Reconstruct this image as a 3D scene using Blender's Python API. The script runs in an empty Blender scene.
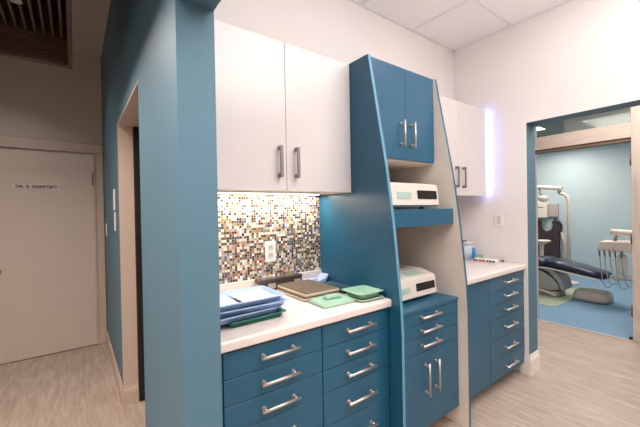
import bpy, bmesh, math, random
from mathutils import Vector, Matrix
random.seed(7)
scn = bpy.context.scene
COL = scn.collection

# ------------------------------------------------------------------ materials
def lin(r, g, b):
    f = lambda c: c/12.92 if c <= .04045 else ((c+.055)/1.055)**2.4
    return (f(r/255), f(g/255), f(b/255), 1)

def mat(name, rgb, rough=.5, metal=0, noise=0.0, scale=8.0, stretch=(1, 1, 1), bump=0.0, spec=.5, **kw):
    m = bpy.data.materials.new(name); m.use_nodes = True
    nt = m.node_tree; b = nt.nodes['Principled BSDF']
    c = lin(*rgb)
    b.inputs['Base Color'].default_value = c
    b.inputs['Roughness'].default_value = rough
    b.inputs['Metallic'].default_value = metal
    b.inputs['Specular IOR Level'].default_value = spec
    for k, v in kw.items(): b.inputs[k].default_value = v
    if noise or bump:
        tc = nt.nodes.new('ShaderNodeTexCoord'); mp = nt.nodes.new('ShaderNodeMapping')
        mp.inputs['Scale'].default_value = stretch
        nz = nt.nodes.new('ShaderNodeTexNoise'); nz.inputs['Scale'].default_value = scale
        nz.inputs['Detail'].default_value = 5
        nt.links.new(tc.outputs['Object'], mp.inputs[0]); nt.links.new(mp.outputs[0], nz.inputs['Vector'])
        if noise:
            rp = nt.nodes.new('ShaderNodeValToRGB')
            rp.color_ramp.elements[0].position = .3; rp.color_ramp.elements[1].position = .7
            rp.color_ramp.elements[0].color = tuple(max(0, v*(1-noise)) for v in c[:3])+(1,)
            rp.color_ramp.elements[1].color = tuple(min(1, v*(1+noise)) for v in c[:3])+(1,)
            nt.links.new(nz.outputs['Fac'], rp.inputs[0]); nt.links.new(rp.outputs[0], b.inputs['Base Color'])
        if bump:
            bp = nt.nodes.new('ShaderNodeBump'); bp.inputs['Strength'].default_value = bump; bp.inputs['Distance'].default_value = .003
            nt.links.new(nz.outputs['Fac'], bp.inputs['Height']); nt.links.new(bp.outputs[0], b.inputs['Normal'])
    return m

def emis(name, rgb, strength):
    m = bpy.data.materials.new(name); m.use_nodes = True
    b = m.node_tree.nodes['Principled BSDF']
    b.inputs['Base Color'].default_value = lin(*rgb)
    b.inputs['Emission Color'].default_value = lin(*rgb)
    b.inputs['Emission Strength'].default_value = strength
    return m

def glass(name, rgb, alpha_mix=.85, rough=.02):
    m = bpy.data.materials.new(name); m.use_nodes = True
    nt = m.node_tree; nt.nodes.clear()
    o = nt.nodes.new('ShaderNodeOutputMaterial'); mx = nt.nodes.new('ShaderNodeMixShader')
    t = nt.nodes.new('ShaderNodeBsdfTransparent'); g = nt.nodes.new('ShaderNodeBsdfGlossy')
    t.inputs[0].default_value = lin(*rgb); g.inputs['Roughness'].default_value = rough
    mx.inputs[0].default_value = 1-alpha_mix
    nt.links.new(t.outputs[0], mx.inputs[1]); nt.links.new(g.outputs[0], mx.inputs[2]); nt.links.new(mx.outputs[0], o.inputs[0])
    return m

def mosaic_mat():
    m = bpy.data.materials.new('mosaic_tiles'); m.use_nodes = True
    nt = m.node_tree; b = nt.nodes['Principled BSDF']; N = nt.nodes.new; L = nt.links.new
    g = N('ShaderNodeNewGeometry'); sp = N('ShaderNodeSeparateXYZ'); L(g.outputs['Position'], sp.inputs[0])
    def M(op, a, bb=None, c=None):
        n = N('ShaderNodeMath'); n.operation = op
        for i, v in enumerate((a, bb, c)):
            if v is None: continue
            if isinstance(v, (int, float)): n.inputs[i].default_value = v
            else: L(v, n.inputs[i])
        return n.outputs[0]
    P = .0152
    u = M('DIVIDE', sp.outputs['X'], P); v = M('DIVIDE', sp.outputs['Z'], P)
    cb = N('ShaderNodeCombineXYZ'); L(M('FLOOR', u), cb.inputs[0]); L(M('FLOOR', v), cb.inputs[1])
    wn = N('ShaderNodeTexWhiteNoise'); wn.noise_dimensions = '2D'; L(cb.outputs[0], wn.inputs['Vector'])
    rp = N('ShaderNodeValToRGB'); rp.color_ramp.interpolation = 'CONSTANT'
    cols = [(.00, (238, 234, 226)), (.10, (205, 196, 184)), (.19, (40, 33, 32)), (.29, (84, 56, 40)), (.41, (168, 136, 84)),
            (.49, (132, 126, 78)), (.55, (176, 166, 178)), (.65, (96, 86, 96)), (.72, (226, 212, 190)), (.83, (172, 98, 72)),
            (.87, (96, 100, 76)), (.91, (208, 140, 122)), (.95, (70, 84, 128))]
    e = rp.color_ramp.elements
    e[0].position, e[0].color = 0, lin(*cols[0][1]); e[1].position, e[1].color = cols[1][0], lin(*cols[1][1])
    for p, c in cols[2:]:
        n = e.new(p); n.color = lin(*c)
    L(wn.outputs['Value'], rp.inputs[0])
    fu = M('ABSOLUTE', M('SUBTRACT', M('FRACT', u), .5)); fv = M('ABSOLUTE', M('SUBTRACT', M('FRACT', v), .5))
    edge = M('GREATER_THAN', M('MAXIMUM', fu, fv), .44)
    mx = N('ShaderNodeMix'); mx.data_type = 'RGBA'
    L(edge, mx.inputs[0]); L(rp.outputs[0], mx.inputs[6]); mx.inputs[7].default_value = lin(166, 154, 142)
    L(mx.outputs[2], b.inputs['Base Color'])
    rr = M('MULTIPLY_ADD', edge, .5, .18); L(rr, b.inputs['Roughness'])
    bp = N('ShaderNodeBump'); bp.inputs['Strength'].default_value = .4; bp.inputs['Distance'].default_value = .002
    L(M('SUBTRACT', 1.0, edge), bp.inputs['Height']); L(bp.outputs[0], b.inputs['Normal'])
    return m

def tile_floor():
    m = bpy.data.materials.new('floor_tiles'); m.use_nodes = True
    nt = m.node_tree; b = nt.nodes['Principled BSDF']; N = nt.nodes.new; L = nt.links.new
    g = N('ShaderNodeNewGeometry')
    mp = N('ShaderNodeMapping'); mp.inputs['Rotation'].default_value = (0, 0, math.pi/2); mp.inputs['Location'].default_value = (.13, .06, 0)
    L(g.outputs['Position'], mp.inputs[0])
    br = N('ShaderNodeTexBrick'); br.inputs['Scale'].default_value = 1
    br.inputs['Brick Width'].default_value = .61; br.inputs['Row Height'].default_value = .305
    br.inputs['Mortar Size'].default_value = .0028; br.inputs['Mortar Smooth'].default_value = .3
    br.inputs['Color1'].default_value = (.42, .42, .42, 1); br.inputs['Color2'].default_value = (.58, .58, .58, 1); br.inputs['Mortar'].default_value = (.5, .5, .5, 1)
    L(mp.outputs[0], br.inputs['Vector'])
    ms = N('ShaderNodeMapping'); ms.inputs['Scale'].default_value = (20, 2.4, 1); L(g.outputs['Position'], ms.inputs[0])
    nz = N('ShaderNodeTexNoise'); nz.inputs['Scale'].default_value = 1.6; nz.inputs['Detail'].default_value = 8; nz.inputs['Roughness'].default_value = .65; nz.inputs['Distortion'].default_value = .6
    L(ms.outputs[0], nz.inputs['Vector'])
    ad = N('ShaderNodeMath'); ad.operation = 'MULTIPLY_ADD'; ad.inputs[1].default_value = .45
    L(br.outputs['Color'], ad.inputs[0]); 
    m2 = N('ShaderNodeMath'); m2.operation = 'MULTIPLY_ADD'; m2.inputs[1].default_value = 1.3; m2.inputs[2].default_value = -.37
    L(nz.outputs['Fac'], m2.inputs[0]); L(m2.outputs[0], ad.inputs[2])
    rp = N('ShaderNodeValToRGB'); e = rp.color_ramp.elements
    e[0].position, e[0].color = .22, lin(150, 134, 121); e[1].position, e[1].color = .78, lin(184, 171, 158)
    n = e.new(.5); n.color = lin(166, 151, 138)
    L(ad.outputs[0], rp.inputs[0])
    mx = N('ShaderNodeMix'); mx.data_type = 'RGBA'; L(br.outputs['Fac'], mx.inputs[0]); L(rp.outputs[0], mx.inputs[6]); mx.inputs[7].default_value = lin(176, 161, 149)
    L(mx.outputs[2], b.inputs['Base Color']); b.inputs['Roughness'].default_value = .5; b.inputs['Specular IOR Level'].default_value = .3
    bp = N('ShaderNodeBump'); bp.inputs['Strength'].default_value = .15; bp.inputs['Distance'].default_value = .002
    L(nz.outputs['Fac'], bp.inputs['Height']); L(bp.outputs[0], b.inputs['Normal'])
    return m

M = {
 'white_wall': mat('white_paint', (236, 229, 226), .7, noise=.015, scale=3, bump=.05),
 'blue_wall': mat('blue_paint', (78, 115, 134), .6, noise=.03, scale=4, bump=.08),
 'beige_wall': mat('beige_paint', (188, 178, 170), .7, noise=.03, scale=3, bump=.05),
 'beige_trim': mat('beige_trim', (190, 174, 162), .5, noise=.02, scale=5),
 'white_trim': mat('white_trim', (238, 228, 220), .4, noise=.015, scale=6),
 'ceil': mat('ceiling_tile', (246, 242, 243), .85, noise=.03, scale=60, bump=.15),
 'grid': mat('ceiling_grid', (238, 231, 233), .5, noise=.02, scale=9),
 'hall_ceil': mat('hall_ceiling', (172, 163, 156), .8, noise=.03, scale=3),
 'floor': tile_floor(),
 'carpet': mat('blue_carpet', (116, 150, 176), .95, noise=.18, scale=60, bump=.6),
 'op_wall': mat('pale_blue_paint', (178, 198, 202), .7, noise=.02, scale=3),
 'blue_cab': mat('blue_laminate', (29, 87, 115), .32, noise=.05, scale=5, stretch=(14, 14, 1.5), bump=.03),
 'blue_edge': mat('blue_edge_band', (92, 146, 172), .4, noise=.05, scale=9),
 'white_gloss': mat('white_gloss_laminate', (216, 209, 207), .2, noise=.01, scale=3),
 'white_lam': mat('white_laminate', (228, 216, 205), .5, noise=.03, scale=14),
 'counter': mat('speckled_worktop', (222, 212, 206), .35, noise=.08, scale=140),
 'steel': mat('brushed_steel', (206, 198, 192), .42, 1, noise=.05, scale=30, stretch=(1, 20, 20)),
 'dark_steel': mat('satin_handle', (150, 140, 146), .35, 1, noise=.05, scale=30),
 'mosaic': mosaic_mat(),
 'plastic': mat('white_plastic', (240, 236, 228), .35, noise=.02, scale=10),
 'socket': mat('socket_plastic', (214, 206, 200), .4, noise=.02, scale=10),
 'slot': mat('black_slot', (20, 18, 18), .5, noise=.1, scale=20),
 'machine': mat('steriliser_enamel', (218, 210, 200), .35, noise=.02, scale=10),
 'machine_grey': mat('steriliser_vent', (150, 138, 128), .5, noise=.06, scale=40),
 'display': mat('green_panel', (170, 192, 182), .3, noise=.04, scale=14),
 'window': mat('black_window', (18, 15, 16), .15, noise=.1, scale=10),
 'tray_blue': mat('light_blue_plastic', (160, 186, 220), .35, noise=.03, scale=12),
 'tray_mid': mat('blue_plastic', (146, 170, 206), .35, noise=.03, scale=12),
 'tray_teal': mat('dark_green_plastic', (36, 112, 104), .35, noise=.04, scale=12),
 'mint': mat('mint_plastic', (150, 188, 166), .4, noise=.03, scale=12),
 'pale_mint': mat('pale_mint_plastic', (180, 200, 178), .45, noise=.03, scale=12),
 'card': mat('white_card', (240, 240, 244), .6, noise=.02, scale=20),
 'tan': mat('tan_plastic', (186, 170, 148), .5, noise=.05, scale=20),
 'mesh': mat('brown_grid', (128, 114, 97), .5, noise=.12, scale=40),
 'smoke': mat('smoked_plastic', (74, 66, 66), .2, noise=.15, scale=14),
 'label': mat('grey_label', (170, 160, 156), .4, noise=.08, scale=20),
 'lavender': mat('lavender_plastic', (178, 190, 226), .3, noise=.03, scale=12),
 'slate': mat('slate_plastic', (52, 78, 92), .15, noise=.06, scale=12),
 'wood_dark': mat('dark_slats', (74, 54, 40), .55, noise=.25, scale=5, stretch=(1.5, 14, 14), bump=.08),
 'wood_rib': mat('dark_slat_edges', (80, 64, 52), .55, noise=.2, scale=5, stretch=(14, 1.5, 14)),
 'dark_void': mat('dark_void_paint', (24, 20, 18), .9, noise=.1, scale=4),
 'wood': mat('pale_oak', (206, 190, 178), .45, noise=.10, scale=4, stretch=(12, 12, 1.2), bump=.03),
 'wood_h': mat('pale_oak_rail', (206, 190, 178), .45, noise=.10, scale=4, stretch=(12, 1.2, 12), bump=.03),
 'wood_brown': mat('brown_seal', (120, 96, 80), .6, noise=.08, scale=10),  # one even brown, used on the door stop
 'hinge': mat('bronze_hinge', (120, 92, 76), .4, .6, noise=.06, scale=20),
 'door': mat('door_paint', (200, 188, 178), .45, noise=.015, scale=4),
 'glass': glass('clear_glass', (226, 236, 232), .7),
 'black': mat('black_rubber', (26, 24, 26), .6, noise=.1, scale=20),
 'navy': mat('navy_vinyl', (30, 34, 66), .3, noise=.08, scale=12),
 'silver': mat('chair_silver', (150, 152, 150), .4, .3, noise=.06, scale=12),
 'grey_cover': mat('grey_cover', (150, 150, 146), .5, noise=.05, scale=10),
 'cream': mat('cream_enamel', (226, 218, 206), .35, noise=.02, scale=10),
 'taupe': mat('taupe_cover', (176, 168, 160), .5, noise=.04, scale=8),
 'apron': mat('speckled_lead_apron', (62, 48, 52), .6, noise=.7, scale=40),
 'mat_green': mat('pale_floor_mat', (176, 186, 160), .4, noise=.04, scale=8),
 'hose': mat('grey_hose', (176, 174, 170), .5, noise=.05, scale=30),
 'bottle_blue': mat('blue_bottle', (38, 128, 208), .25, noise=.05, scale=20),
 'clear': mat('milky_plastic', (190, 204, 214), .2, noise=.04, scale=14),
 'green_pack': mat('green_pack', (176, 212, 160), .5, noise=.06, scale=20),
 'red': mat('red_caps', (214, 40, 84), .4, noise=.05, scale=20),
 'led': emis('led_tube', (140, 158, 255), 13.0),
 'warm_led': emis('warm_tube', (255, 246, 228), 3.5),
 'spot': emis('spot_lens', (255, 226, 190), 7.0),
 'panel_light': emis('panel_lens', (255, 250, 240), 9.0),
 'ink': mat('dark_lettering', (52, 48, 60), .6, noise=.05, scale=30),
 'sign': mat('sign_strip', (214, 202, 194), .5, noise=.02, scale=20),
}

# ------------------------------------------------------------------ mesh builder
class MB:
    def __init__(s): s.bm = bmesh.new(); s.mi = 0
    def _new(s, verts, faces, smooth=False):
        vs = [s.bm.verts.new(v) for v in verts]; out = []
        for f in faces:
            try:
                fc = s.bm.faces.new([vs[i] for i in f]); fc.material_index = s.mi; fc.smooth = smooth; out.append(fc)
            except ValueError: pass
        return vs, out
    def box(s, x0, x1, y0, y1, z0, z1, bev=0, seg=2):
        vs, fs = s._new([(x, y, z) for x in (x0, x1) for y in (y0, y1) for z in (z0, z1)],
                        [(0, 1, 3, 2), (4, 6, 7, 5), (0, 4, 5, 1), (2, 3, 7, 6), (0, 2, 6, 4), (1, 5, 7, 3)])
        if bev:
            ed = list({e for f in fs for e in f.edges})
            r = bmesh.ops.bevel(s.bm, geom=ed, offset=bev, segments=seg, profile=.5, affect='EDGES')
            for f in r['faces']: f.material_index = s.mi
        return s
    def tube(s, pts, r, n=10, cap=True):
        pts = [Vector(p) for p in pts]; rs = r if isinstance(r, (list, tuple)) else [r]*len(pts)
        rings = []; up = None
        for i, p in enumerate(pts):
            t = (pts[min(i+1, len(pts)-1)]-pts[max(i-1, 0)]).normalized()
            if up is None: up = Vector((0, 0, 1)) if abs(t.z) < .9 else Vector((1, 0, 0))
            a = t.cross(up).normalized(); b = a.cross(t).normalized(); up = b
            rings.append([s.bm.verts.new(p+(a*math.cos(2*math.pi*k/n)+b*math.sin(2*math.pi*k/n))*rs[i]) for k in range(n)])
        for A, B in zip(rings, rings[1:]):
            for k in range(n):
                f = s.bm.faces.new((A[k], A[(k+1) % n], B[(k+1) % n], B[k])); f.smooth = True; f.material_index = s.mi
        if cap:
            for R_ in (rings[0], rings[-1]):
                f = s.bm.faces.new(R_); f.material_index = s.mi
        return s
    def lathe(s, prof, c, n=20):
        rings = [[s.bm.verts.new((c[0]+r*math.cos(2*math.pi*k/n), c[1]+r*math.sin(2*math.pi*k/n), c[2]+z)) for k in range(n)] for r, z in prof]
        for A, B in zip(rings, rings[1:]):
            for k in range(n):
                f = s.bm.faces.new((A[k], A[(k+1) % n], B[(k+1) % n], B[k])); f.smooth = True; f.material_index = s.mi
        for R_ in (rings[0], rings[-1]):
            f = s.bm.faces.new(R_); f.material_index = s.mi
        return s
    def prism(s, prof, axis, a, b, bev=0, seg=2, smooth=False):
        n = len(prof)
        def pt(p, t): return {'x': (t, p[0], p[1]), 'y': (p[0], t, p[1]), 'z': (p[0], p[1], t)}[axis]
        vs, fs = s._new([pt(p, a) for p in prof]+[pt(p, b) for p in prof],
               [tuple(range(n)), tuple(range(n, 2*n))]+[(i, (i+1) % n, n+(i+1) % n, n+i) for i in range(n)])
        if smooth:
            for f in fs[2:]: f.smooth = True
        if bev:
            ed = list({e for f in fs[:2] for e in f.edges})
            r = bmesh.ops.bevel(s.bm, geom=ed, offset=bev, segments=seg, profile=.5, affect='EDGES')
            for f in r['faces']: f.material_index = s.mi
        return s
    def loft(s, loops, cap=(True, True), smooth=True):
        rings = [[s.bm.verts.new(p) for p in lp] for lp in loops]; n = len(rings[0])
        for A, B in zip(rings, rings[1:]):
            for k in range(n):
                f = s.bm.faces.new((A[k], A[(k+1) % n], B[(k+1) % n], B[k])); f.smooth = smooth; f.material_index = s.mi
        for c, R_ in zip(cap, (rings[0], rings[-1])):
            if c:
                f = s.bm.faces.new(R_); f.material_index = s.mi
        return s
    def build(s, name, mats, parent=None, root=None, org=None):
        """world-space mesh -> object; origin moved to the root's (or org) location"""
        bmesh.ops.recalc_face_normals(s.bm, faces=s.bm.faces[:])
        o3 = Vector(org) if org is not None else (Vector(root['_o']) if root is not None else Vector((0, 0, 0)))
        bmesh.ops.translate(s.bm, verts=s.bm.verts[:], vec=-o3)
        me = bpy.data.meshes.new(name); s.bm.to_mesh(me); s.bm.free()
        for m in (mats if isinstance(mats, (list, tuple)) else [mats]): me.materials.append(M[m])
        o = bpy.data.objects.new(name, me); COL.objects.link(o)
        if parent is not None: o.parent = parent
        elif org is not None: o.location = org
        return o

def thing(name, label, cat, loc=(0, 0, 0), rz=0, group=None, local=False):
    o = bpy.data.objects.new(name, None); COL.objects.link(o)
    o.location = loc; o.rotation_euler = (0, 0, rz); o['label'] = label; o['category'] = cat
    o.empty_display_size = .05
    if group: o['group'] = group
    ORG[o.name] = Vector((0, 0, 0)) if local else Vector(loc)
    return o
ORG = {}
def part(mb, name, m, par, root=None):
    root = root or par
    while root.parent: root = root.parent
    return mb.build(name, m, par, None, None) if ORG[root.name].length == 0 else _off(mb, name, m, par, ORG[root.name])
def _off(mb, name, m, par, o3):
    bmesh.ops.translate(mb.bm, verts=mb.bm.verts[:], vec=-o3)
    return mb.build(name, m, par)
def tag(o, label, cat, group=None):
    o['label'] = label; o['category'] = cat
    if group: o['group'] = group
    return o
def struct(mb, name, m, parent=None):
    o = mb.build(name, m, parent)
    if parent is None: o['kind'] = 'structure'
    return o
def B(*a, **k): return MB().box(*a, **k)

def rloop(x0, x1, y0, y1, z, r, n=4):
    out = []
    for cx, cy, a0 in ((x1-r, y1-r, 0), (x0+r, y1-r, 90), (x0+r, y0+r, 180), (x1-r, y0+r, 270)):
        for k in range(n+1):
            a = math.radians(a0+90*k/n); out.append((cx+r*math.cos(a), cy+r*math.sin(a), z))
    return out

# ------------------------------------------------------------------ dimensions
XH0, XH1 = .264, .386          # hall wall
XR0, XR1 = 3.0226, 3.195        # right wall with the wide opening
YW, YE = 1.81, 4.32            # mosaic wall, hall end wall
YP = 1.088                     # jamb end of the hall wall
YJ = 1.167                     # jamb end of the right wall
ZC, ZH = 2.95, 3.10
XF = 4.6                       # framed door of the treatment room

# ------------------------------------------------------------------ setting
struct(B(-1.5, XF, -2.6, YE+.1, -.06, 0), 'floor', 'floor')
struct(B(XF, 8.5, -1.2, 3.8, -.06, 0), 'floor_treatment_room', 'carpet')
struct(B(XH0, XR1, -2.6, YW+.05, ZC, ZC+.05), 'ceiling', 'ceil')
g = MB()
for x in (3.0226-.64-.61*k for k in range(4)): g.box(x-.012, x+.012, -2.5, YW, ZC-.006, ZC-.0005)
for y in (1.267-.61*k for k in range(7)): g.box(XH1, XR0, y-.012, y+.012, ZC-.0055, ZC-.0005)
g.box(XH1, XR0, YW-.022, YW, ZC-.008, ZC-.0005); g.box(XR0-.022, XR0, -2.5, YW, ZC-.008, ZC-.0005); g.box(XH1, XH1+.022, -2.5, YW, ZC-.008, ZC-.0005)
struct(g, 'trim_ceiling_grid', 'grid')
struct(B(-1.5, XH0, -2.6, YE+.1, ZH, ZH+.05), 'ceiling_hall', 'hall_ceil')
struct(B(XR1, XF+.1, -1.6, 2.7, 2.75, 2.8), 'ceiling_corridor', 'ceil')
struct(B(XF+.1, 8.5, -1.2, 3.8, 2.6, 2.65), 'ceiling_treatment_room', 'ceil')
g = MB()
for x in (5.1, 5.7, 6.3, 6.9, 7.5, 8.1): g.box(x-.012, x+.012, -1.2, 3.8, 2.594, 2.5995)
for y in (.3, .9, 1.5, 2.1, 2.7, 3.3): g.box(XF+.1, 8.4, y-.012, y+.012, 2.5945, 2.5995)
struct(g, 'trim_treatment_room_grid', 'grid')

struct(B(XH1, XR1, YW, YW+.02, 0, ZC), 'wall_back', 'white_wall')
# right wall: white room face, blue jamb and header underside
w = MB(); w.box(XR0, XR1, YJ, YW, 0, ZC); w.box(XR0, XR1, -.5, YJ, 2.10, ZC); w.box(XR0, XR1, -2.6, -.5, 0, ZC)
o = struct(w, 'wall_right', ['white_wall', 'blue_wall'])
for p in o.data.polygons:
    c = p.center
    if (abs(c.y-YJ) < .001 and c.z < 2.1) or (abs(p.normal.z) > .9 and abs(c.z-2.10) < .01): p.material_index = 1
# hall wall: blue, doorway to a dark room, wide opening in front of the camera
w = MB(); w.box(XH0, XH1, YP, 1.832, 0, ZH); w.box(XH0, XH1, 2.82, YE, 0, ZH); w.box(XH0, XH1, 1.832, 2.82, 2.065, ZH)
w.box(XH0, XH1, -1.3, YP, 2.073, ZH); w.box(XH0, XH1, -2.6, -1.3, 0, ZH)
struct(w, 'wall_hall', 'blue_wall')
struct(B(-1.5, 1.7, YE, YE+.1, 0, ZH), 'wall_end', 'beige_wall')
struct(B(-1.5, -1.4, -2.6, YE, 0, ZH), 'wall_left', 'beige_wall')
struct(B(-1.5, XR1, -2.7, -2.6, 0, ZH), 'wall_rear', 'white_wall')
struct(B(1.6, 1.7, YW+.02, YE, 0, ZH), 'wall_side_room', 'beige_wall')
struct(B(XH1, 1.6, YW+.02, YE, 2.5, 2.55), 'ceiling_side_room', 'hall_ceil')
# doorway lining of the hall wall
t = MB(); t.box(XH0+.001, .362, 2.806, 2.8195, 0, 2.052); t.box(XH0+.001, XH1+.03, 1.833, 2.8195, 2.052, 2.0645)
struct(t, 'trim_1', 'beige_trim')
struct(B(.3622, .43, 2.772, 2.8195, .008, 2.05, bev=.003), 'doorway_shade_strip', 'dark_void')  # added near-black strip paints in the doorway's dark gap, not a door leaf
# baseboards
def base_prof(h=.14, d=.014): return [(0, 0), (-d, 0), (-d, h*.72), (-d*.75, h*.80), (-d*.45, h*.9), (-d*.4, h), (0, h)]
b = MB().prism([(XH0+x, z) for x, z in base_prof()], 'y', 2.806-.013, YE-.001)
struct(b, 'baseboard_hall', 'beige_trim')
struct(MB().prism([(2.8055+x, z) for x, z in base_prof()], 'x', XH0-.012, .362), 'baseboard_doorway', 'beige_trim')
b = MB().prism([(XR0-.0005+x*1.1, z) for x, z in base_prof(.165, .016)], 'y', YJ-.0165, 1.235)
struct(b, 'baseboard_right', 'white_trim')
struct(MB().prism([(YJ-.0005+x*1.1, z) for x, z in base_prof(.165, .016)], 'x', XR0-.0165, XR1), 'baseboard_jamb', 'white_trim')

# corridor and treatment room shell
w = MB(); w.box(XR1, XF+.12, 2.6, 2.7, 0, 2.8); w.box(XR1, XF+.12, -1.7, -1.6, 0, 2.8)
struct(w, 'wall_corridor', 'white_wall')
w = MB(); w.box(XF, XF+.12, 1.74, 3.8, 0, 2.8); w.box(XF, XF+.12, -1.6, .40, 0, 2.8); w.box(XF, XF+.12, .40, 1.74, 2.56, 2.8)
struct(w, 'wall_treatment_room_front', 'white_wall')
struct(B(8.4, 8.5, -1.2, 3.8, 0, 2.65), 'wall_treatment_room_far', 'op_wall')
w = MB(); w.box(XF+.12, 8.4, 3.7, 3.8, 0, 2.65); w.box(XF+.12, 8.4, -1.3, -1.2, 0, 2.65)
struct(w, 'wall_treatment_room_sides', 'op_wall')
# oak door frame with transom (door_1)
fr = thing('door_1', 'pale oak door frame with glass transom and bronze hinges', 'door frame', (XF, 1.2, 0)); fr['kind'] = 'structure'
part(B(XF-.01, XF+.13, 1.706, 1.739, 0, 2.559, bev=.003), 'jamb', 'wood', fr)
mull = part(B(XF-.01, XF+.13, .7, .80, 0, 2.559, bev=.003), 'jamb', 'wood', fr)
part(B(XF-.005, XF+.125, .402, .7, 0, 2.559, bev=.003), 'side_panel', 'wood', fr)
part(B(XF-.008, XF+.128, .80, 1.706, 2.10, 2.255, bev=.003), 'head_rail', 'wood_h', fr)
part(B(XF+.01, XF+.10, .80, 1.706, 2.065, 2.0995), 'door_stop', 'wood_brown', fr)
part(B(XF-.008, XF+.128, .80, 1.706, 2.50, 2.559, bev=.003), 'top_rail', 'wood_h', fr)
part(B(XF+.055, XF+.061, .80, 1.706, 2.2552, 2.4998), 'transom_pane', 'glass', fr)
for z in (1.865, 1.06, .31):
    hb = MB(); hb.box(XF+.0, XF+.04, .8002, .8042, z-.055, z+.055); hb.tube([(XF-.004, .806, z-.058), (XF-.004, .806, z+.058)], .007, 8)
    part(hb, 'hinge', 'hinge', mull)
part(B(XF+.0, XF+.05, .802, .835, .0, .03, bev=.006), 'floor_stop', 'black', fr)
struct(B(XF-.03, XF+.0, .80, 1.706, .0, .006), 'trim_2', 'beige_trim')

# hall end door (door_2)
d = thing('door_2', 'closed cream door with white casing at the hall end, name strip on it', 'door', (-.235, YE, 0)); d['kind'] = 'structure'
part(B(-.645, .172, YE-.022, YE-.002, .008, 2.057, bev=.002), 'door_panel', 'door', d)
c = MB()
for x0, x1, z1 in ((.178, .262, 2.0625), (-.735, -.651, 2.0625)):
    c.box(x0, x1, YE-.03, YE-.001, 0, z1, bev=.005); 
c.box(-.7345, .2615, YE-.03, YE-.001, 2.063, 2.16, bev=.005)
c.box(.172, .19, YE-.04, YE-.028, 0, 2.075, bev=.004); c.box(-.665, -.648, YE-.04, YE-.028, 0, 2.075, bev=.004); c.box(-.665, .19, YE-.04, YE-.028, 2.06, 2.078, bev=.004)
part(c, 'casing', 'beige_trim', d)
hb = MB(); hb.tube([(.170, YE-.03, 1.72), (.170, YE-.03, 1.85)], .011, 8); part(hb, 'hinge', 'hinge', d)
hb = MB(); hb.lathe([(.026, 0), (.026, .008), (.01, .012), (.01, .03)], (0, 0, 0), 16)
bmesh.ops.rotate(hb.bm, verts=hb.bm.verts[:], cent=(0, 0, 0), matrix=Matrix.Rotation(math.pi/2, 3, 'X'))
bmesh.ops.translate(hb.bm, verts=hb.bm.verts[:], vec=(-.585, YE-.0225, .88))
hb.tube([(-.575, YE-.05, .88), (-.59, YE-.055, .88), (-.68, YE-.055, .88)], .009, 8)
part(hb, 'lever_handle', 'steel', d)

# name strip on the door
s = thing('door_sign', 'narrow white name strip on the cream hall door', 'sign', (-.32, YE-.024, 1.69))
part(B(-.47, -.125, YE-.0255, YE-.0225, 1.662, 1.716), 'plate', 'sign', s)
cu = bpy.data.curves.new('lettering', 'FONT'); cu.body = 'DR. E. ZARETSKY'; cu.size = .040; cu.align_x = 'CENTER'; cu.align_y = 'CENTER'; cu.extrude = .0006; cu.offset = .0014; cu.space_character = 1.05
tmp = bpy.data.objects.new('tmp', cu); COL.objects.link(tmp)
bpy.context.view_layer.update()
me = bpy.data.meshes.new_from_object(tmp.evaluated_get(bpy.context.evaluated_depsgraph_get()))
bpy.data.objects.remove(tmp)
me.name = 'lettering'; me.materials.clear(); me.materials.append(M['ink'])
lo = bpy.data.objects.new('lettering', me); COL.objects.link(lo); lo.parent = s
lo.rotation_euler = (math.pi/2, 0, 0); lo.location = (.03, -.0025, -.001)

# slatted wooden ceiling box over the hall
s = thing('slatted_ceiling_box', 'dark brown slatted wooden ceiling box over the hallway', 'ceiling panel', (-.7, 1.6, 2.33))
f = MB()
zs = [2.332+.0134*k for k in range(13)]
for z in zs: f.box(-1.38, -.014, 2.6, 2.616, z, z+.0092)
f.box(-1.38, -.012, 2.616, 2.63, 2.332, ZH-.001)
part(f, 'fascia', 'wood_dark', s)
f = MB()
x = -.042
while x > -1.38:
    f.box(x-.006, x+.006, .25, 2.6, 2.506, 2.56); x -= .0418
part(f, 'baffle', 'wood_rib', s)
part(B(-.0115, .010, .25, 2.63, 2.33, ZH-.001), 'side_board', 'wood_dark', s)
part(B(-1.38, -.012, .235, .25, 2.33, ZH-.001), 'near_board', 'wood_dark', s)
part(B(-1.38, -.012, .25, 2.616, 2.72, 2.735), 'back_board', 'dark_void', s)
sp = thing('downlight', 'small round lit downlight among the dark ceiling slats', 'light', (-.217, 2.268, 2.495))
part(MB().lathe([(.021, 0), (.026, 0), (.028, .005), (.024, .006)], (-.217, 2.268, 2.495), 20), 'bezel', 'steel', sp)
part(MB().lathe([(.02, .0), (.02, .003)], (-.217, 2.268, 2.4965), 20), 'lens', 'spot', sp)

# switches
def plate_x(name, label, x, y, z, w, h, sgn, rocker=True):
    t = thing(name, label, 'switch' if rocker else 'outlet', (x, y, z))
    x0, x1 = (x-.006, x-.0005) if sgn < 0 else (x+.0005, x+.006)
    part(B(min(x0, x1), max(x0, x1), y-w/2, y+w/2, z-h/2, z+h/2, bev=.002), 'plate', 'plastic', t)
    xa, xb = (x-.009, x-.0062)
    if rocker: part(B(xa, xb, y-w*.2, y+w*.2, z-h*.25, z+h*.25, bev=.001), 'rocker', 'socket', t)
    else:
        for dz in (-.02, .02):
            q = MB().box(xa+.001, xb, y-w*.22, y+w*.22, z+dz-.014, z+dz+.014, bev=.001); part(q, 'socket', 'socket', t)
    return t
plate_x('light_switch', 'white switch plate highest on the blue hall wall beside the doorway', XH0, 3.13, 1.52, .10, .17, -1)
plate_x('light_switch', 'white switch plate on blue hall wall, below the highest one by the doorway', XH0, 3.10, 1.345, .075, .15, -1)
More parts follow.
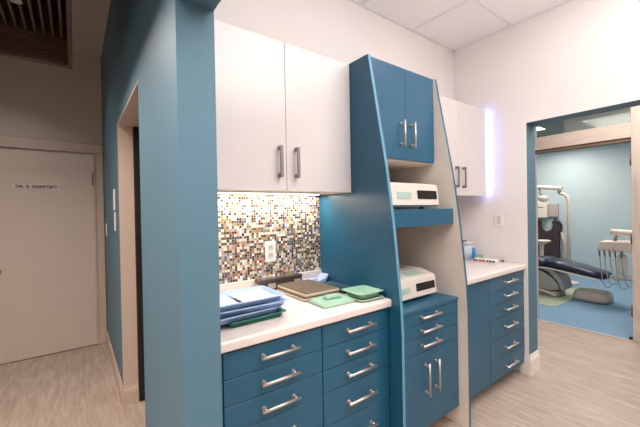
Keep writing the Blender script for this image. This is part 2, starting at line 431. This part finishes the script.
plate_x('light_switch', 'white switch plate on blue hall wall nearest the cream door', XH0, 4.0, 1.245, .075, .13, -1)
plate_x('wall_outlet', 'white wall outlet above the far worktop on the white wall', XR0, 1.395, 1.29, .07, .115, -1, False)

# ------------------------------------------------------------------ cabinets
def bar_handle(p0, p1, out, m='steel', r=.0068):
    """bar pull between two points on a front whose outward normal is -Y"""
    p0, p1 = Vector(p0), Vector(p1); d = (p1-p0).normalized()
    h = MB(); o = Vector((0, -out, 0)); e = d*.012
    h.tube([p0+o-e*1.6, p1+o+e*1.6], r, 10)
    for p in (p0, p1):
        h.tube([p+Vector((0, -.0003, 0)), p+o*.25], r*1.45, 10); h.tube([p+o*.25, p+o*.9], r*.9, 10)
    return h
FRY = 1.20      # drawer front plane
DZ = [.875, .770, .667, .562, .405, .25, .095]
HZ = [.824, .719, .613, .478, .318, .17]
def drawer_unit(name, label, x0, x1, hx0, hx1, group=None):
    t = thing(name, label, 'cabinet', ((x0+x1)/2, 1.5, 0), group=group)
    c = MB(); c.box(x0, x1, FRY+.0215, YW-.005, .0945, .884); part(c, 'carcass', 'blue_cab', t)
    part(B(x0, x1, FRY+.09, FRY+.105, .001, .0944), 'toe_kick', 'white_lam', t)
    for i in range(6):
        dr = part(B(x0+.0015, x1-.0015, FRY, FRY+.02, DZ[i+1]+.0015, DZ[i]-.0015, bev=.001, seg=1), 'drawer', 'blue_cab', t)
        part(bar_handle((hx0, FRY, HZ[i]), (hx1, FRY, HZ[i]), .030), 'handle', 'steel', dr)
    return t
drawer_unit('drawer_cabinet', 'blue six-drawer base cabinet beside the blue pillar, under the blue trays', .432, .8935, .595, .735)
drawer_unit('drawer_cabinet', 'blue six-drawer base cabinet against the tower, under the mint trays', .8955, 1.3385, 1.045, 1.195)
drawer_unit('drawer_cabinet', 'far blue six-drawer base cabinet beside the wide opening', 2.437, XR0-.002, 2.665, 2.815)
t = thing('base_cabinet', 'blue base cabinet with one plain door, between tower and far drawers', 'cabinet', (2.2, 1.5, 0))
part(B(1.998, 2.435, FRY+.0215, YW-.005, .0945, .884), 'carcass', 'blue_cab', t)
part(B(1.9995, 2.4335, FRY, FRY+.02, .0965, .8735, bev=.001, seg=1), 'door', 'blue_cab', t)
part(B(1.998, 2.435, FRY+.09, FRY+.105, .001, .0944), 'toe_kick', 'white_lam', t)
o = B(XH1+.001, .430, FRY+.002, FRY+.022, .001, .884).build('filler_panel', 'blue_cab', org=(.408, FRY+.01, 0))
tag(o, 'narrow blue filler strip between pillar and drawer cabinet', 'panel')

# worktops with upstands
def worktop(label, x0, x1):
    t = thing('worktop', label, 'worktop', ((x0+x1)/2, 1.5, .885))
    r = .012; y0 = 1.178
    prof = [(y0+r*(1-math.sin(a)), .925-r*(1-math.cos(a))) for a in [math.pi/2*k/5 for k in range(6)]]
    prof = [(YW-.001, .8845), (y0+.004, .8845), (y0, .889)]+prof[::-1][0:]+[(YW-.001, .925)]
    part(MB().prism(prof, 'x', x0, x1), 'slab', 'counter', t)
    part(B(x0, x1, YW-.02, YW-.001, .9255, 1.002, bev=.002), 'upstand', 'counter', t)
worktop('white speckled worktop under the mosaic, carrying the trays', XH1+.001, 1.340)
worktop('white speckled far worktop between tower and right wall', 1.997, XR0-.001)
o = B(XH1+.001, 1.340, YW-.009, YW-.0005, 1.0025, 1.6).build('mosaic_backsplash', 'mosaic', org=(.86, YW-.005, 1.0025))
tag(o, 'multicoloured glass mosaic backsplash above the near worktop', 'backsplash')

t = thing('wall_outlet', 'white double outlet on the mosaic backsplash', 'outlet', (1.03, YW-.009, 1.16))
xo = .957
part(B(xo-.036, xo+.036, YW-.0155, YW-.0095, 1.095, 1.222, bev=.002), 'plate', 'plastic', t)
for zz in (1.134, 1.183):
    q = part(B(xo-.017, xo+.017, YW-.018, YW-.0157, zz-.018, zz+.018, bev=.001), 'socket', 'socket', t)
    sl = MB(); sl.box(xo-.008, xo-.005, YW-.0187, YW-.0181, zz-.004, zz+.008); sl.box(xo+.005, xo+.008, YW-.0187, YW-.0181, zz-.004, zz+.008)
    part(sl, 'slot', 'slot', q)

# white wall cabinets
def wall_cab(label, x0, xs, x1, yf, hz, hx):
    z0, z1 = 1.507, 2.275
    t = thing('wall_cabinet', label, 'cabinet', ((x0+x1)/2, YW, z0))
    c = MB(); c.box(x0, x1, yf+.0205, YW-.001, z0+.012, z1-.001); c.box(x0, x1, yf+.0205, yf+.04, z0, z0+.012); c.box(x0, x0+.018, yf+.04, YW-.001, z0, z0+.012); c.box(x1-.018, x1, yf+.04, YW-.001, z0, z0+.012)
    part(c, 'carcass', 'white_lam', t)
    for a, b_, hxx in ((x0, xs, hx[0]), (xs, x1, hx[1])):
        dr = part(B(a+.0012, b_-.0012, yf, yf+.019, z0, z1, bev=.001, seg=1), 'door', 'white_gloss', t)
        h = MB()
        h.box(hxx-.008, hxx+.008, yf-.034, yf-.024, hz[0], hz[1], bev=.002)
        for z in (hz[0]+.01, hz[1]-.01): h.box(hxx-.007, hxx+.007, yf-.0235, yf-.0003, z-.01, z+.01, bev=.002)
        part(h, 'handle', 'dark_steel', dr)
    return t
wall_cab('white gloss two-door wall cabinet above the mosaic', .432, .889, 1.339, 1.475, (1.575, 1.735), (.845, .945))
wall_cab('white gloss two-door wall cabinet beyond the tower, beside the lit strip', 1.998, 2.525, 2.970, 1.478, (1.568, 1.738), (2.475, 2.577))
# lit strip at the end of the far wall cabinet
t = thing('led_strip', 'bright bluish white vertical light strip at the end of the far wall cabinet', 'light', (2.972, 1.49, 1.51))
part(B(2.9703, 2.974, 1.4785, 1.52, 1.51, 2.285), 'channel', 'white_trim', t)
part(B(2.9742, 2.982, 1.4785, 1.498, 1.512, 2.283, bev=.002), 'diffuser', 'led', t)
# under-cabinet tube
t = thing('under_cabinet_light', 'slim warm light tube under the near white wall cabinet', 'light', (.88, 1.74, 1.51))
part(B(.5, 1.3, 1.725, 1.765, 1.509, 1.5185), 'housing', 'white_trim', t)
part(B(.51, 1.29, 1.735, 1.755, 1.503, 1.5088), 'tube', 'warm_led', t)

# ------------------------------------------------------------------ tower unit
XA, XB = 1.3412, 1.975       # left panel outer face, right panel inner face
t = thing('tower_cabinet', 'tall blue tower cabinet with slanted side panels and open white niches', 'cabinet', (1.66, 1.5, 0))
prof = [(1.805, .001), (1.112, .001), (1.113, .75), (1.121, .92), (1.140, 1.12), (1.164, 1.35), (1.205, 1.64), (1.323, 2.28), (1.805, 2.28)]
def side(x0, x1, white_side):
    p = MB().prism(prof, 'x', x0, x1)
    o = part(p, 'side_panel', ['blue_cab', 'white_lam', 'blue_edge'], t)
    for f in o.data.polygons:
        if abs(f.normal.x) > .9 and f.normal.x*white_side > 0: f.material_index = 1
        elif f.normal.y < -.5: f.material_index = 2 if white_side > 0 else 0
    return o
side(XA, XA+.02, 1)
side(XB, XB+.02, -1)
X0, X1 = XA+.0205, XB-.0005
part(B(X0, X1, YW-.012, YW-.002, .10, 2.28), 'back_panel', 'white_lam', t)
YT = 1.322
c = MB(); c.mi = 0; c.box(X0, X1, YT+.0205, YW-.0125, 1.70, 2.28)
o = part(c, 'upper_carcass', ['white_lam', 'blue_cab'], t)
for f in o.data.polygons:
    if f.normal.z > .9: f.material_index = 1
xm = 1.661
for a, b_, hx in ((X0, xm, 1.617), (xm, X1-.016, 1.715)):
    dr = part(B(a+.001, b_-.001, YT, YT+.02, 1.708, 2.272, bev=.001, seg=1), 'door', 'blue_cab', t)
    part(bar_handle((hx, YT, 1.80), (hx, YT, 1.925), .032), 'handle', 'steel', dr)
sh = MB(); sh.box(X0, X1, 1.22, YW-.0125, 1.38, 1.3995); sh.box(X0, X1, 1.20, 1.2195, 1.30, 1.40)
o = part(sh, 'shelf', ['blue_cab'], t)
YL = 1.178
ZL = .828
part(B(X0, X1, YL+.0205, YW-.0125, .121, ZL-.0205), 'lower_carcass', 'white_lam', t)
part(B(X0, X1, YL-.004, YW-.0125, ZL-.02, ZL, bev=.001, seg=1), 'counter_panel', 'blue_cab', t)
for z0, z1, hz in ((.738, .806, .783), (.660, .738, .703), (.570, .660, .620)):
    dr = part(B(X0+.001, X1-.001, YL, YL+.02, z0+.0012, z1-.0012, bev=.001, seg=1), 'drawer', 'blue_cab', t)
    part(bar_handle((1.59, YL, hz-.004), (1.735, YL, hz-.004), .030), 'handle', 'steel', dr)
for a, b_, hx in ((X0, 1.683, 1.625), (1.683, X1, 1.722)):
    dr = part(B(a+.001, b_-.001, YL, YL+.02, .122, .5688, bev=.001, seg=1), 'door', 'blue_cab', t)
    part(bar_handle((hx, YL, .335), (hx, YL, .49), .030), 'handle', 'steel', dr)
part(B(X0, X1, 1.30, 1.315, .001, .1205), 'toe_kick', 'white_lam', t)

# ------------------------------------------------------------------ dry heat sterilisers
def steriliser(label, x0, x1, y0, y1, z0, z1, drop):
    t = thing('steriliser', label, 'steriliser', ((x0+x1)/2, (y0+y1)/2, z0), group='white sterilisers in the tower niches')
    h = z1-z0; zb = z0+.014
    # side profile (y,z): front leans back, top rises to the rear
    pr = [(y0+.02, zb), (y0, zb+.012), (y0+.012, z1-.012-drop), (y0+.03, z1-drop), (y0+.12, z1), (y1, z1), (y1, zb)]
    part(MB().prism(pr, 'x', x0, x1, bev=.006), 'body', 'machine', t)
    L = x1-x0
    zf0, zf1 = zb+.012, z1-.012-drop
    def fr(xa, xb, za, zb_, nm, m, dep=.003):
        q = MB(); k = .012/(zf1-zf0)
        ya = y0+k*(za-zf0); yb = y0+k*(zb_-zf0)
        q.prism([(ya-dep, za), (yb-dep, zb_), (yb-.0003, zb_), (ya-.0003, za)], 'x', xa, xb)
        return part(q, nm, m, t)
    f0 = zf0+(zf1-zf0)*.30; f1 = zf0+(zf1-zf0)*.74
    fr(x0+L*.18, x0+L*.44, f0, f1-.012, 'control_panel', 'display')
    fr(x0+L*.56, x0+L*.955, f0, f1, 'chamber_window', 'window')
    # recessed vent panel on the top and the green lid label
    part(B(x0+L*.36, x0+L*.85, y0+.19, y1-.04, z1+.0003, z1+.006, bev=.002), 'vent_panel', 'machine_grey', t)
    s_ = (drop)/.09
    q = MB().prism([(y0+.045, z1-drop+.015*s_+.0004), (y0+.105, z1-drop+.075*s_+.0004), (y0+.105, z1-drop+.075*s_+.0018), (y0+.045, z1-drop+.015*s_+.0018)], 'x', x0+L*.5, x0+L*.82)
    part(q, 'lid_label', 'display', t)
    for xx in (x0+.05, x1-.12):
        for yy in (y0+.05, y1-.04):
            part(MB().lathe([(.014, 0), (.016, .006), (.012, .0138)], (xx, yy, z0), 12), 'foot', 'black', t)
    return t
steriliser('white steriliser with black window on the upper tower shelf', 1.415, 1.915, 1.262, 1.68, 1.4002, 1.568, .008)
steriliser('white steriliser with black window on the lower tower counter', 1.43, 1.912, 1.285, 1.70, ZL+.0003, .998, .024)

# ------------------------------------------------------------------ trays on the near worktop
def tray(name, label, cat, loc, rz, L, W, H, m, rim=.010, r=.022, wall=.004, flare=.012, group=None, floor=None):
    t = thing(name, label, cat, loc, rz, group, local=True)
    a, b = L/2, W/2
    def lp(e, z): return rloop(-a+e, a-e, -b+e, b-e, z, max(.004, r-e*.5))
    q = MB()
    q.loft([lp(flare, 0), lp(flare*.2, H-.003), lp(-rim, H-.002), lp(-rim, H), lp(flare*.2+wall, H), lp(flare+wall, .004)])
    part(q, 'tray_body', m, t)
    if floor: part(MB().loft([rloop(-a*.6, a*.6, -b*.55, b*.55, .0045, .008), rloop(-a*.55, a*.55, -b*.5, b*.5, .016, .008)]), 'raised_floor', floor, t)
    return t
CT = .9254
tray('instrument_tray', 'dark green plastic tray at the bottom of the tray stack', 'tray', (.625, 1.375, CT), .03, .265, .17, .026, 'tray_teal')
tray('instrument_tray', 'mid blue plastic tray directly on top of the dark green tray', 'tray', (.545, 1.392, CT+.0265), .05, .37, .22, .026, 'tray_mid')
tray('instrument_tray', 'light blue plastic tray second from the top of the tray stack', 'tray', (.588, 1.392, CT+.0530), -.03, .36, .22, .024, 'tray_blue')
top = tray('instrument_tray', 'light blue plastic tray on top of the stack with white liners and divider', 'tray', (.568, 1.395, CT+.0775), .0, .36, .225, .026, 'tray_blue')
part(B(-.012, -.008, -.085, -.01, .0182, .0235), 'divider', 'label', top)
part(B(.13, .15, -.075, -.055, .0265, .028), 'tab', 'tray_mid', top)
def card(label, loc, sx, sy, rz=0):
    o = B(-sx/2, sx/2, -sy/2, sy/2, 0, .0016).build('paper_liner', 'card', org=None); o.location = loc; o.rotation_euler = (0, 0, rz)
    tag(o, label, 'paper'); return o
z = CT+.0775+.0165
card('white paper liner in the right half of the topmost blue tray', (.645, 1.395, z), .16, .165)
card('white paper liner in the left half of the topmost blue tray', (.475, 1.395, z), .14, .165)

# gridded instrument racks (two, stacked)
def rack(label, loc, rz, L=.234, W=.305, H=.022):
    t = thing('instrument_rack', label, 'rack', loc, rz, 'brown gridded racks on the near worktop', local=True)
    a, b = L/2, W/2
    q = MB(); q.loft([rloop(-a, a, -b, b, 0, .012), rloop(-a, a, -b, b, H*.7, .012), rloop(-a+.006, a-.006, -b+.006, b-.006, H*.7, .01), rloop(-a+.008, a-.008, -b+.008, b-.008, .004, .01)])
    part(q, 'rack_base', 'tan', t)
    g = MB(); n = 9; m_ = 12
    for i in range(n+1):
        x = -a+.012+(L-.024)*i/n; g.box(x-.0014, x+.0014, -b+.009, b-.009, H*.7-.006, H-.004)
    for j in range(m_+1):
        y = -b+.012+(W-.024)*j/m_; g.box(-a+.009, a-.009, y-.0042, y+.0042, H*.7-.0026, H-.0005)
    part(g, 'grid_lid', 'mesh', t)
    return t
rack('tan rack with brown grid lid lying under another gridded rack', (1.068, 1.575, CT), 0)
rack('tan rack with brown grid lid lying on top of another gridded rack', (1.074, 1.575, CT+.0225), -.01)

def lid(name, label, loc, rz, L, W, H, m, up=True):
    t = thing(name, label, 'tray', loc, rz, local=True); a, b = L/2, W/2
    q = MB()
    q.loft([rloop(-a, a, -b, b, 0, .014), rloop(-a, a, -b, b, H*.3, .014), rloop(-a+.018, a-.018, -b+.018, b-.018, H*.75, .012)])
    part(q, 'base', m, t)
    part(MB().loft([rloop(-a*.45, a*.45, -b*.30, b*.30, H*.7502, .006), rloop(-a*.42, a*.42, -b*.26, b*.26, H*1.3, .006)]), 'raised_grip', m, t)
    return t
lid('instrument_tray', 'mint green plastic lid with raised grip, in front of the brown racks', (1.062, 1.334, CT), -.04, .205, .145, .030, 'mint')
tray('instrument_tray', 'pale mint flat tray under the open mint tray beside the tower', 'tray', (1.25, 1.298, CT), -.05, .16, .16, .010, 'pale_mint', rim=.006)
tray('instrument_tray', 'open mint green plastic tray beside the tower', 'tray', (1.248, 1.300, CT+.0105), -.05, .155, .15, .032, 'mint', rim=.012, flare=.018, floor='mint')

# smoked instrument box, lavender tray, slate tray
t = thing('instrument_box', 'long dark smoked plastic box lying against the mosaic wall', 'box', (.99, 1.76, CT))
part(B(.845, 1.145, 1.735, 1.786, CT, CT+.062, bev=.005), 'body', 'smoke', t)
part(B(.843, 1.147, 1.733, 1.788, CT+.0622, CT+.080, bev=.004), 'lid', 'smoke', t)
part(B(.905, .955, 1.7315, 1.7348, CT+.02, CT+.05), 'front_label', 'label', t)
part(B(1.085, 1.13, 1.7315, 1.7348, CT+.03, CT+.055), 'latch', 'label', t)
part(B(.838, .8448, 1.738, 1.784, CT+.005, CT+.058, bev=.002), 'end_cap', 'label', t)
t = thing('lavender_tray', 'pale lavender curved plastic tray in the corner by the tower', 'tray', (1.235, 1.73, CT))
q = MB(); pr = [(1.15, CT), (1.27, CT), (1.31, CT+.018), (1.326, CT+.035), (1.336, CT+.056), (1.328, CT+.060), (1.314, CT+.045), (1.298, CT+.032), (1.268, CT+.024), (1.15, CT+.022)]
q.prism(pr, 'y', 1.705, 1.786, bev=.003); part(q, 'tray_body', 'lavender', t)
part(B(1.165, 1.265, 1.73, 1.775, CT+.0245, CT+.036, bev=.004), 'insert', 'lavender', t)
tray('instrument_tray', 'dark slate glossy tray between brown racks and the tower', 'tray', (1.2735, 1.545, CT), 0, .115, .27, .020, 'slate', rim=.006)

# ------------------------------------------------------------------ far worktop items
t = thing('spray_bottle', 'blue plastic bottle on the far worktop beside the tower', 'bottle', (2.982, 1.62, CT))
part(MB().lathe([(.02, 0), (.023, .004), (.023, .085), (.018, .10), (.010, .107)], (2.982, 1.62, CT), 20), 'bottle_body', 'bottle_blue', t)
part(MB().lathe([(.012, .1072), (.013, .11), (.013, .122), (.010, .126)], (2.982, 1.62, CT), 16), 'cap', 'plastic', t)
t = thing('storage_jar', 'milky container with a dark loop handle beside the blue bottle', 'container', (2.895, 1.65, CT))
part(MB().loft([rloop(2.845, 2.945, 1.605, 1.70, CT, .015), rloop(2.84, 2.95, 1.60, 1.705, CT+.145, .015)]), 'container_body', 'clear', t)
part(MB().loft([rloop(2.835, 2.955, 1.595, 1.71, CT+.1453, .015), rloop(2.835, 2.955, 1.595, 1.71, CT+.156, .015), rloop(2.85, 2.94, 1.61, 1.695, CT+.162, .012)]), 'lid', 'socket', t)
part(MB().tube([(2.87, 1.65, CT+.1622), (2.875, 1.65, CT+.176), (2.895, 1.65, CT+.18), (2.915, 1.65, CT+.176), (2.92, 1.65, CT+.1622)], .004, 8), 'lid_handle', 'black', t)
o = B(3.004, 3.02, 1.53, 1.70, CT, CT+.045, bev=.004).build('wipes_pack', 'green_pack', org=(3.012, 1.62, CT)); tag(o, 'pale green flat pack against the white wall on the far worktop', 'pack')
t = thing('bur_block', 'white low block with red and dark pegs on the far worktop', 'block', (2.90, 1.46, CT))
blk = part(B(2.875, 2.955, 1.365, 1.56, CT, CT+.024, bev=.003), 'block_body', 'plastic', t)
k = 0
for yy in (1.376, 1.402, 1.428, 1.462, 1.480, 1.498, 1.528, 1.549):
    mm = 'red' if 3 <= k <= 5 else 'black'
    part(B(2.8712, 2.8748, yy-.0065, yy+.0065, CT+.005, CT+.019), 'peg', mm, t); k += 1
t = thing('forceps', 'small steel forceps lying on the far worktop beside the block', 'tool', (2.99, 1.365, CT))
part(MB().tube([(2.97, 1.395, CT+.004), (2.99, 1.385, CT+.012), (3.01, 1.35, CT+.006)], .004, 8), 'arm', 'dark_steel', t)
part(MB().tube([(2.965, 1.34, CT+.004), (2.985, 1.345, CT+.014), (3.012, 1.385, CT+.006)], .004, 8), 'arm', 'black', t)

# ------------------------------------------------------------------ treatment room
# floor mat and patient chair
o = MB().loft([rloop(5.35, 6.75, 1.72, 3.2, .0005, .08), rloop(5.35, 6.75, 1.72, 3.2, .006, .08)]).build('floor_mat', 'mat_green', org=(6.0, 2.4, .0005)); tag(o, 'pale green plastic mat on the blue carpet under the patient chair', 'mat')
t = thing('patient_chair', 'reclined navy dental patient chair with grey lift and base', 'dental chair', (6.1, 2.1, .0065))
def pad(sections, nm, m, w=.29):
    loops = []
    for y, zt, th, ww in sections:
        pts = []
        for k in range(16):
            a = 2*math.pi*k/16; cx = math.copysign(abs(math.cos(a))**.6, math.cos(a)); cz = math.copysign(abs(math.sin(a))**.6, math.sin(a))
            pts.append((6.1+ww*cx, y, zt-th/2+th/2*cz))
        loops.append(pts)
    return part(MB().loft(loops), nm, m, t)
pad([(1.30, .42, .05, .14), (1.33, .445, .09, .19), (1.45, .475, .10, .21), (1.62, .52, .105, .23), (1.83, .56, .11, .25), (2.0, .58, .115, .26)], 'leg_rest', 'navy')
pad([(2.004, .58, .11, .26), (2.1, .595, .12, .28), (2.3, .58, .12, .29), (2.55, .57, .12, .28), (2.75, .60, .11, .27), (3.05, .66, .10, .24), (3.15, .68, .06, .2)], 'seat_and_back', 'navy')
part(MB().prism([(1.36, .345), (1.36, .365), (2.0, .460), (2.95, .456), (2.95, .43), (2.0, .44)], 'x', 5.88, 6.32), 'underframe', 'cream', t)
pr = [(1.98, .10), (1.86, .12), (1.88, .2), (1.95, .29), (2.07, .37), (2.2, .425), (2.5, .43), (2.62, .4), (2.7, .3), (2.74, .10)]
part(MB().prism(pr, 'x', 5.93, 6.27, bev=.03), 'lift_cover', 'grey_cover', t)
pr2 = [(1.88, .36), (1.92, .40), (2.03, .437), (2.16, .437), (2.0, .39), (1.92, .30), (1.86, .22), (1.83, .13), (1.79, .13), (1.82, .27)]
part(MB().prism(pr2, 'x', 5.92, 6.28), 'lift_link', 'silver', t)
part(MB().loft([rloop(5.92, 6.28, 1.86, 2.8, .0065, .1), rloop(5.92, 6.28, 1.86, 2.8, .07, .1), rloop(5.98, 6.22, 1.92, 2.74, .10, .08)]), 'base_plate', 'silver', t)
part(MB().tube([(5.9, 2.3, .12), (5.88, 2.05, .09), (5.9, 1.9, .03)], .012, 8), 'lever', 'cream', t)
part(MB().loft([rloop(5.95, 6.33, 1.30, 1.71, .007, .09), rloop(5.93, 6.35, 1.29, 1.715, .05, .09), rloop(5.95, 6.33, 1.31, 1.70, .135, .08), rloop(6.0, 6.28, 1.36, 1.65, .155, .06)]), 'foot_base', 'taupe', t)
part(MB().tube([(6.1, 1.32, .38), (6.1, 1.24, .40)], .02, 8), 'foot_bar', 'cream', t)

# delivery unit
t = thing('delivery_unit', 'white dental delivery unit with hanging handpiece hoses', 'dental unit', (6.0, 1.2, 0))
pr = [(1.40, .80), (1.37, .775), (1.02, .765), (1.02, .90), (1.06, .915), (1.35, .905)]
head = part(MB().prism(pr, 'x', 5.86, 6.14, bev=.01), 'head', 'cream', t)
part(MB().tube([(6.0, 1.26, 1.03), (6.0, 1.0, 1.02), (6.0, .86, 1.01)], .045, 14), 'arm', 'cream', t)
part(MB().tube([(6.0, 1.22, .905), (6.0, 1.20, 1.0)], .018, 10), 'arm_joint', 'silver', t)
part(MB().loft([rloop(5.92, 6.08, .86, .96, .001, .03), rloop(5.92, 6.08, .86, .96, 1.1, .03)]), 'column', 'cream', t)
part(MB().lathe([(.05, 0), (.055, .03), (.055, .22), (.04, .26), (.02, .27)], (6.05, 1.155, .46), 16), 'water_bottle', 'plastic', t)
part(MB().tube([(6.05, 1.155, .74), (6.02, 1.155, .83)], .015, 8), 'bottle_neck', 'silver', t)
part(MB().tube([(6.05, 1.21, .40), (6.05, 1.05, .41), (6.05, .93, .42)], .04, 12), 'lower_arm', 'cream', t)
for i, yy in enumerate((1.355, 1.30, 1.245, 1.19, 1.125)):
    hp = part(MB().tube([(5.85, yy+.010, .815), (5.84, yy, .77), (5.845, yy-.004, .70)], [.008, .012, .009], 8), 'handpiece', 'dark_steel', t)
    dz = .26+.05*(i % 3)
    pts = [(5.845, yy-.004, .70)]
    for k in range(1, 9):
        a = k/8; pts.append((5.85+.1*a, yy-.004-(.10+.03*i*0)*a*a*1.0, .70-(.70-dz)*math.sin(min(1, a*1.05)*math.pi*.62)/1.0))
    part(MB().tube(pts, .0065, 8), 'hose', 'hose', hp)

# small round stand (cuspidor) left of the chair
t = thing('cuspidor', 'small cream round bowl on a slim post behind the navy chair', 'cuspidor', (6.75, 2.38, 0))
part(MB().lathe([(.11, 0), (.11, .03), (.04, .05), (.03, .5), (.035, .70), (.06, .745)], (6.75, 2.38, .001), 18), 'post', 'cream', t)
part(MB().lathe([(.07, 0), (.13, .03), (.14, .055), (.125, .05), (.06, .02)], (6.75, 2.38, .7465), 20), 'bowl', 'cream', t)

# operatory light on a post
t = thing('dental_light', 'cream dental lamp on a tall cream post with a sideways arm', 'dental light', (7.2, 2.06, 0))
part(MB().lathe([(.14, 0), (.14, .03), (.05, .05)], (7.2, 2.10, .001), 18), 'foot', 'cream', t)
part(MB().tube([(7.2, 2.10, .05), (7.2, 2.10, 1.45), (7.2, 2.12, 1.58), (7.2, 2.17, 1.63), (7.2, 2.24, 1.645)], .027, 14), 'post', 'cream', t)
part(MB().tube([(7.2, 2.24, 1.64), (7.2, 2.24, 1.74)], .028, 10), 'swivel', 'silver', t)
part(MB().tube([(7.2, 2.19, 1.735), (7.2, 2.45, 1.765), (7.2, 2.85, 1.80)], .036, 12), 'arm', 'cream', t)
part(MB().tube([(7.2, 2.555, 1.74), (7.2, 2.555, 1.66), (7.2, 2.52, 1.62)], .014, 8), 'yoke', 'silver', t)
part(MB().lathe([(.03, .05), (.075, .04), (.09, 0), (.075, -.05), (.03, -.07)], (7.2, 2.50, 1.565), 18), 'lamp_head', 'cream', t)

# wall boxes and aprons on the far wall
t = thing('dispenser_box', 'cream wall dispenser box with dark slot, above the dark apron', 'dispenser', (8.3, 2.93, 1.15))
part(B(8.22, 8.398, 2.80, 3.14, 1.16, 1.47, bev=.015), 'box_body', 'cream', t)
part(B(8.2175, 8.2198, 2.86, 3.0, 1.385, 1.40), 'slot', 'slot', t)
part(B(8.24, 8.39, 2.86, 3.04, 1.4705, 1.54, bev=.02), 'top_tray', 'plastic', t)
o = B(8.33, 8.398, 2.62, 2.79, 1.18, 1.47, bev=.008).build('wall_box', 'taupe', org=(8.36, 2.7, 1.18)); tag(o, 'flat taupe wall box beside the cream dispenser', 'box')
t = thing('apron', 'dark speckled apron hanging on the pale blue wall with two shoulder straps', 'apron', (8.36, 2.75, .9))
pr = [(3.06, .2), (3.04, .85), (3.06, .98), (3.05, 1.08), (2.98, 1.10), (2.94, 1.05), (2.955, .98), (2.93, .90), (2.87, .855), (2.80, .855), (2.73, .90), (2.70, .99), (2.74, 1.06), (2.70, 1.12), (2.60, 1.10), (2.55, 1.02), (2.57, .90), (2.62, .8), (2.58, .2)]
part(MB().prism(pr, 'x', 8.31, 8.37, bev=.012), 'apron_body', 'apron', t)
part(MB().tube([(8.31, 2.66, 1.08), (8.30, 2.57, 1.06), (8.30, 2.535, .98), (8.31, 2.56, .88), (8.31, 2.62, .82)], .012, 8), 'strap', 'apron', t)
part(MB().tube([(8.34, 2.56, .85), (8.34, 2.5, .6), (8.34, 2.5, .35), (8.34, 2.53, .2)], [.03, .045, .05, .05], 10), 'lining', 'taupe', t)
for yy in (2.67, 3.03): part(MB().tube([(8.398, yy, 1.13), (8.33, yy, 1.12), (8.31, yy, 1.15)], .012, 8), 'hook', 'black', t)

t = thing('ceiling_light', 'small lit ceiling panel seen through the transom glass', 'light', (5.66, 2.02, 2.59))
part(B(5.52, 5.80, 1.95, 2.09, 2.585, 2.5935, bev=.002), 'frame', 'white_trim', t)
part(B(5.54, 5.78, 1.965, 2.075, 2.5825, 2.5848), 'lens', 'panel_light', t)

# ------------------------------------------------------------------ lights
def area(name, loc, sx, sy, power, rgb=(255, 250, 245), rot=(0, 0, 0), spread=180):
    l = bpy.data.lights.new(name, 'AREA'); l.shape = 'RECTANGLE'; l.size = sx; l.size_y = sy; l.energy = power; l.color = lin(*rgb)[:3]
    l.spread = math.radians(spread)
    o = bpy.data.objects.new(name, l); COL.objects.link(o); o.location = loc; o.rotation_euler = rot
    return o
area('room_troffer', (2.08, .02, 2.943), .58, 1.18, 6)
area('added_room_fill', (1.45, -.45, 2.943), 2.0, 2.4, 57, (255, 248, 244))  # oversized unseen area light, added to spread the room light evenly
area('added_ceiling_upfill', (1.45, -.35, 2.30), 1.3, 1.3, 48, (255, 248, 244), (math.pi, 0, 0))  # unseen upward fill added to brighten the ceiling, no real pendant
area('corridor_troffer', (3.85, .6, 2.745), .5, 1.1, 26)
area('treatment_troffer', (6.2, 1.2, 2.58), 1.1, .58, 38, (255, 240, 230))
area('treatment_troffer', (7.4, 2.4, 2.58), 1.1, .58, 36, (255, 240, 230))
area('tube_light', (.9, 1.745, 1.5015), .78, .018, 5.6, (255, 248, 234))
for x_ in (-.185, -.80):
    for y_ in (.85, 2.05):
        area('downlight_beam', (x_, y_, 2.49), .2, .2, 16, (255, 236, 224), spread=150)
area('hall_panel', (-.6, -1.0, 3.09), 1.1, 1.1, 48, (255, 240, 230))
area('hall_spot', (-.6, 3.4, 3.09), .2, .2, 7, (255, 246, 240), spread=110)

w = bpy.data.worlds.new('World'); scn.world = w; w.use_nodes = True
w.node_tree.nodes['Background'].inputs[0].default_value = (.8, .85, 1, 1); w.node_tree.nodes['Background'].inputs[1].default_value = .05

# ------------------------------------------------------------------ camera
yaw, pit, rol = map(math.radians, (53.29, -.45, -1.03))
f = Vector((math.cos(yaw)*math.cos(pit), math.sin(yaw)*math.cos(pit), math.sin(pit)))
r0 = Vector((math.sin(yaw), -math.cos(yaw), 0)); u0 = r0.cross(f)
rr = r0*math.cos(rol)+u0*math.sin(rol); uu = rr.cross(f)
cd = bpy.data.cameras.new('camera'); cd.sensor_width = 36; cd.lens = 329.6/640*36; cd.clip_start = .02
co = bpy.data.objects.new('camera', cd); COL.objects.link(co)
mw = Matrix(((rr.x, uu.x, -f.x, 0), (rr.y, uu.y, -f.y, 0), (rr.z, uu.z, -f.z, 1.4), (0, 0, 0, 1)))
co.matrix_world = mw
scn.camera = co
scn.view_settings.view_transform = 'Standard'; scn.view_settings.look = 'None'; scn.view_settings.gamma = 1
scn.view_settings.use_curve_mapping = False; scn.view_settings.exposure = 0
